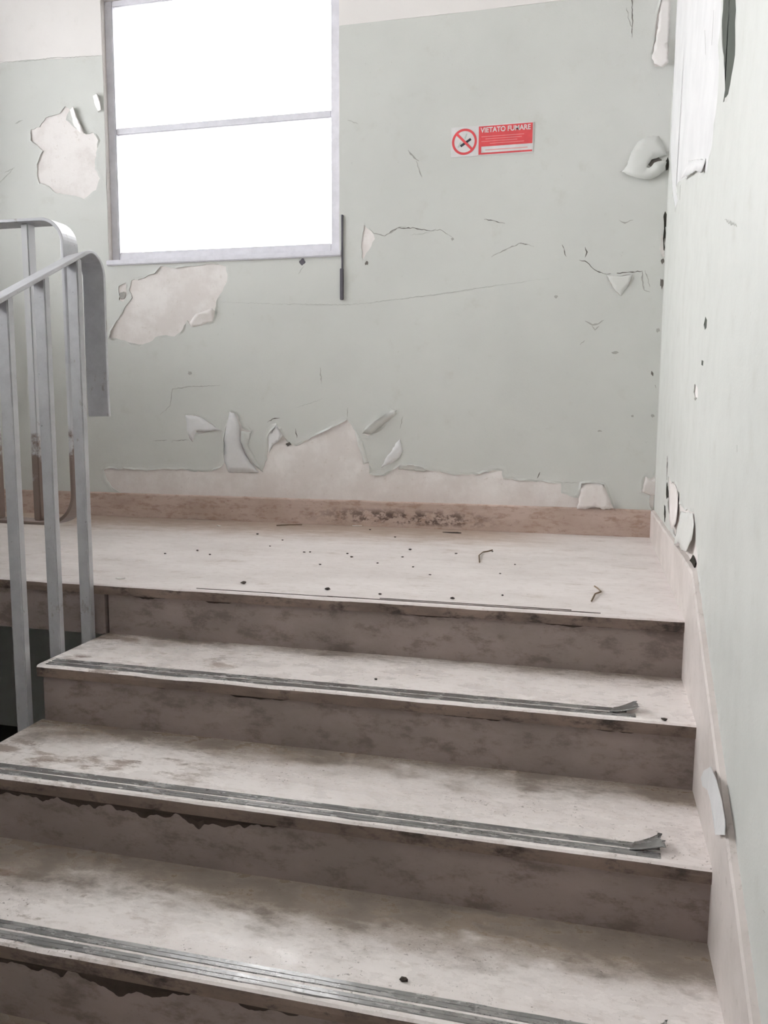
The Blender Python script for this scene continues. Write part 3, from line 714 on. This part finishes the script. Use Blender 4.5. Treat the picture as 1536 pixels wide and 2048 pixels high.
# ------------------------------------------------------------------ things on the wall
rod = tag(obj('window_rod', None or boxm(-.008, .008, -.010, 0, -.175, .10, bev=.002), 'rod'), 'thin dark steel rod fixed upright beside the window bottom', 'rod')
zt = back2(685, 430)[1]; zb = back2(685, 600)[1]; xr = back2(685, 520)[0]
rod.location = (xr, D, (zt+zb)/2)
bm = bmesh.new(); box(bm, -.004, .004, -.008, 0, -.05, (zt-zb)/2, bev=.001); box(bm, -.010, .006, -.012, 0, -(zt-zb)/2, -.05, bev=.002)
old = rod.data; me = bpy.data.meshes.new('window_rod'); bm.to_mesh(me); bm.free(); me.materials.append(M['rod']); rod.data = me; bpy.data.meshes.remove(old)

sx0, sz1 = back2(903, 252); sx1, sz0 = back2(1066, 308)
SW, SH = sx1-sx0, .128
sign = thing('no_smoking_sign', 'small red and white no-smoking sign on the green wall', 'sign', ((sx0+sx1)/2, D, (back2(985, 280)[1])))
def sk(name, b, mat, par=None):
    return obj(name, b, mat, par or sign)
sk('plate', boxm(-SW/2, SW/2, -.003, 0, -SH/2, SH/2), 'white')
def ring(cx, cz, ro, ri, n=40):
    b = bmesh.new(); A = [];
    for i in range(n):
        c, s = math.cos(6.28318*i/n), math.sin(6.28318*i/n)
        A.append([b.verts.new((cx+r*c, y, cz+r*s)) for r, y in ((ro, -.003), (ro, -.0042), (ri, -.0042), (ri, -.003))])
    for i in range(n):
        for k in range(3): b.faces.new((A[i][k], A[i][k+1], A[(i+1) % n][k+1], A[(i+1) % n][k]))
    return b
cxs = -SW/2+.060
def bar(cx, cz, L, w, ang, y=-.0046):
    b = boxm(-L/2, L/2, y, -.003, -w/2, w/2); bmesh.ops.rotate(b, cent=(0, 0, 0), matrix=Matrix.Rotation(ang, 3, 'Y'), verts=b.verts); bmesh.ops.translate(b, vec=(cx, 0, cz), verts=b.verts); return b
sk('prohibition_ring', ring(cxs, 0, .056, .046), 'red')
sk('prohibition_bar', bar(cxs, 0, .094, .010, math.radians(45), -.0050), 'red')
sk('cigarette', bar(cxs+.006, -.004, .054, .010, math.radians(-32), -.0042), 'black')
sk('smoke_wisp', bar(cxs+.006, .024, .022, .006, math.radians(-70), -.0042), 'smoke')
sk('smoke_wisp', bar(cxs-.022, -.012, .024, .007, math.radians(-60), -.0042), 'smoke')
rx0, rx1 = -SW/2+.124, SW/2-.004
panel = sk('red_panel', boxm(rx0, rx1, -.0042, -.003, -.026, SH/2-.004), 'red')
sk('border_strip', boxm(rx0, rx1, -.0042, -.003, -.060, -.053), 'red')
sk('border_strip', boxm(rx0, rx0+.012, -.0042, -.003, -.053, -.026), 'red')
sk('fill_in_line', boxm(rx0+.03, rx1-.02, -.0040, -.003, -.043, -.040), 'pink')
for q, (a, c) in enumerate(((.012, .20), (.03, .19), (.012, .17), (.05, .20))):
    sk('fine_print_line', boxm(rx0+a, min(rx0+c, rx1-.01), -.0046, -.0042, .014-q*.010, .0165-q*.010), 'pink')
cu = bpy.data.curves.new('sign_text', 'FONT'); cu.body = 'VIETATO FUMARE'; cu.size = .030; cu.align_x = 'CENTER'; cu.align_y = 'CENTER'; cu.extrude = .0003; cu.offset = .0006
to = bpy.data.objects.new('tmp_text', cu); COL.objects.link(to); bpy.context.view_layer.update()
tm = bpy.data.meshes.new_from_object(to.evaluated_get(bpy.context.evaluated_depsgraph_get())); bpy.data.objects.remove(to)
tw = max(v.co.x for v in tm.vertices)-min(v.co.x for v in tm.vertices); k = (rx1-rx0-.016)/tw
tm.transform(Matrix.Rotation(math.pi/2, 4, 'X')@Matrix.Diagonal((k, 1, 1, 1))); tm.transform(Matrix.Translation(((rx0+rx1)/2, -.0046, .042)))
tm.materials.clear(); lt = obj('lettering', tm, 'white', sign); lt['label'] = 'white lettering VIETATO FUMARE'

# ------------------------------------------------------------------ debris on the landing and treads
def crumb_mesh(seed, s, flatness=.5):
    b = bmesh.new(); bmesh.ops.create_icosphere(b, subdivisions=1, radius=s); r = random.Random(seed)
    for v in b.verts: v.co = Vector((v.co.x*r.uniform(.7, 1.5), v.co.y*r.uniform(.6, 1.2), v.co.z*flatness*r.uniform(.8, 1.1)))
    lo = min(v.co.z for v in b.verts)
    for v in b.verts: v.co.z -= lo
    return b
crumbs = [(515,1069,.006),(565,1081,.005),(608,1105,.005),(620,1105,.005),(703,1115,.006),(820,1100,.006),(805,1115,.005),(826,1135,.005),(755,1127,.005),(695,1108,.005),(540,1093,.004),(487,1168,.010),(655,1180,.009),(640,1130,.005),(912,1108,.005),(985,1104,.004),(1000,1148,.004),(1030,1130,.004),(740,1060,.005),(790,1075,.005),(420,1110,.005),(395,1102,.006),(330,1108,.005),(1037,1015,0),(860,1150,.004),(760,1190,.006),(905,1198,.007),(1005,1192,.005)]
for i, (u, v, s) in enumerate(crumbs):
    if not s: continue
    x, y = floor2(u, v); o = obj('dirt_crumb', crumb_mesh(i, s), 'crumb'); o.location = (x, y, 0)
    big = {11: 'largest dark crumb near the landing edge, left of the other big one', 12: 'second large dark crumb near the landing edge, left of centre', 26: 'dark crumb right at the landing edge, right of centre'}
    tag(o, big.get(i, 'tiny dark crumb of dirt lying on the pale landing floor'), 'crumb', 'dirt crumbs on the landing')
for i, (k, u, v, s, lb) in enumerate(((1,1328,1441,.007,'dark crumb at the right end of the second step edge'),(3,808,1962,.008,'dark crumb near the front of the lowest step'),(1,752,1360,.005,'tiny dark crumb in the middle of the second step'))):
    x, y = floor2(u, v, -k*H); o = obj('dirt_crumb', crumb_mesh(50+i, s), 'crumb'); o.location = (x, y, -k*H); tag(o, lb, 'crumb')
def chip_mesh(seed, s):
    b = bmesh.new(); r = random.Random(seed); n = 7; top = []; bot = []
    for i in range(n):
        a = 6.2832*i/n; q = s*r.uniform(.6, 1.2); z = r.uniform(0, .004)
        top.append(b.verts.new((q*math.cos(a)*1.4, q*math.sin(a)*.7, z+.002))); bot.append(b.verts.new((q*math.cos(a)*1.4, q*math.sin(a)*.7, z*.6)))
    b.faces.new(top); b.faces.new(bot[::-1])
    for i in range(n): b.faces.new((top[i], bot[i], bot[(i+1) % n], top[(i+1) % n]))
    return b
for i, (u, v, s, z, lb) in enumerate(((713,1052,.018,0,'pale paint chip lying against the stained skirting'),(438,1052,.010,0,'small pale paint chip on the landing left of the stains'),(240,1158,.012,0,'white paint chip on the landing edge near the railing'))):
    x, y = floor2(u, v); o = obj('paint_chip', chip_mesh(i, s), 'chip'); o.location = (x, y, z); tag(o, lb, 'paint chip')
x, y = floor2(905, 1066); o = obj('dark_flake', chip_mesh(9, .030), 'crumb'); o.location = (x, min(y, D-.04), 0); o.scale = (1.1, .6, 1); tag(o, 'flat black flake lying at the foot of the skirting', 'flake')
def twig(pl, z, r0):
    p2 = [floor2(u, v, z) for u, v in pl]; b = bmesh.new(); rows = []
    c = Vector((p2[0][0], p2[0][1], z))
    for i, p in enumerate(p2):
        a = Vector((*p2[max(0, i-1)], 0)); d = Vector((*p2[min(len(p2)-1, i+1)], 0))-a; d.normalize(); s = Vector((-d.y, d.x, 0)); q = Vector((p[0], p[1], z+r0+.004*math.sin(i*1.3)**2))-c
        rows.append([b.verts.new(q+s*r0*math.cos(t)+Vector((0, 0, r0*math.sin(t)))) for t in (0, 1.57, 3.14, 4.71)])
    for i in range(len(rows)-1):
        for k in range(4): b.faces.new((rows[i][k], rows[i][(k+1) % 4], rows[i+1][(k+1) % 4], rows[i+1][k]))
    b.faces.new(rows[0]); b.faces.new(rows[-1][::-1]); return b, c
for pl, lb in (([(1183,1204),(1190,1192),(1202,1186),(1196,1180),(1189,1176)], 'curled dry stalk on the landing near its right front corner'), ([(959,1126),(958,1114),(966,1106),(975,1105),(985,1103)], 'thin bent dry stalk on the landing in front of the skirting'), ([(553,1052),(580,1052),(604,1051)], 'straight dark splinter lying along the skirting')):
    b, c = twig(pl, 0, .0028); o = obj('dry_stalk', b, 'leaf'); o.location = c; tag(o, lb, 'stalk')
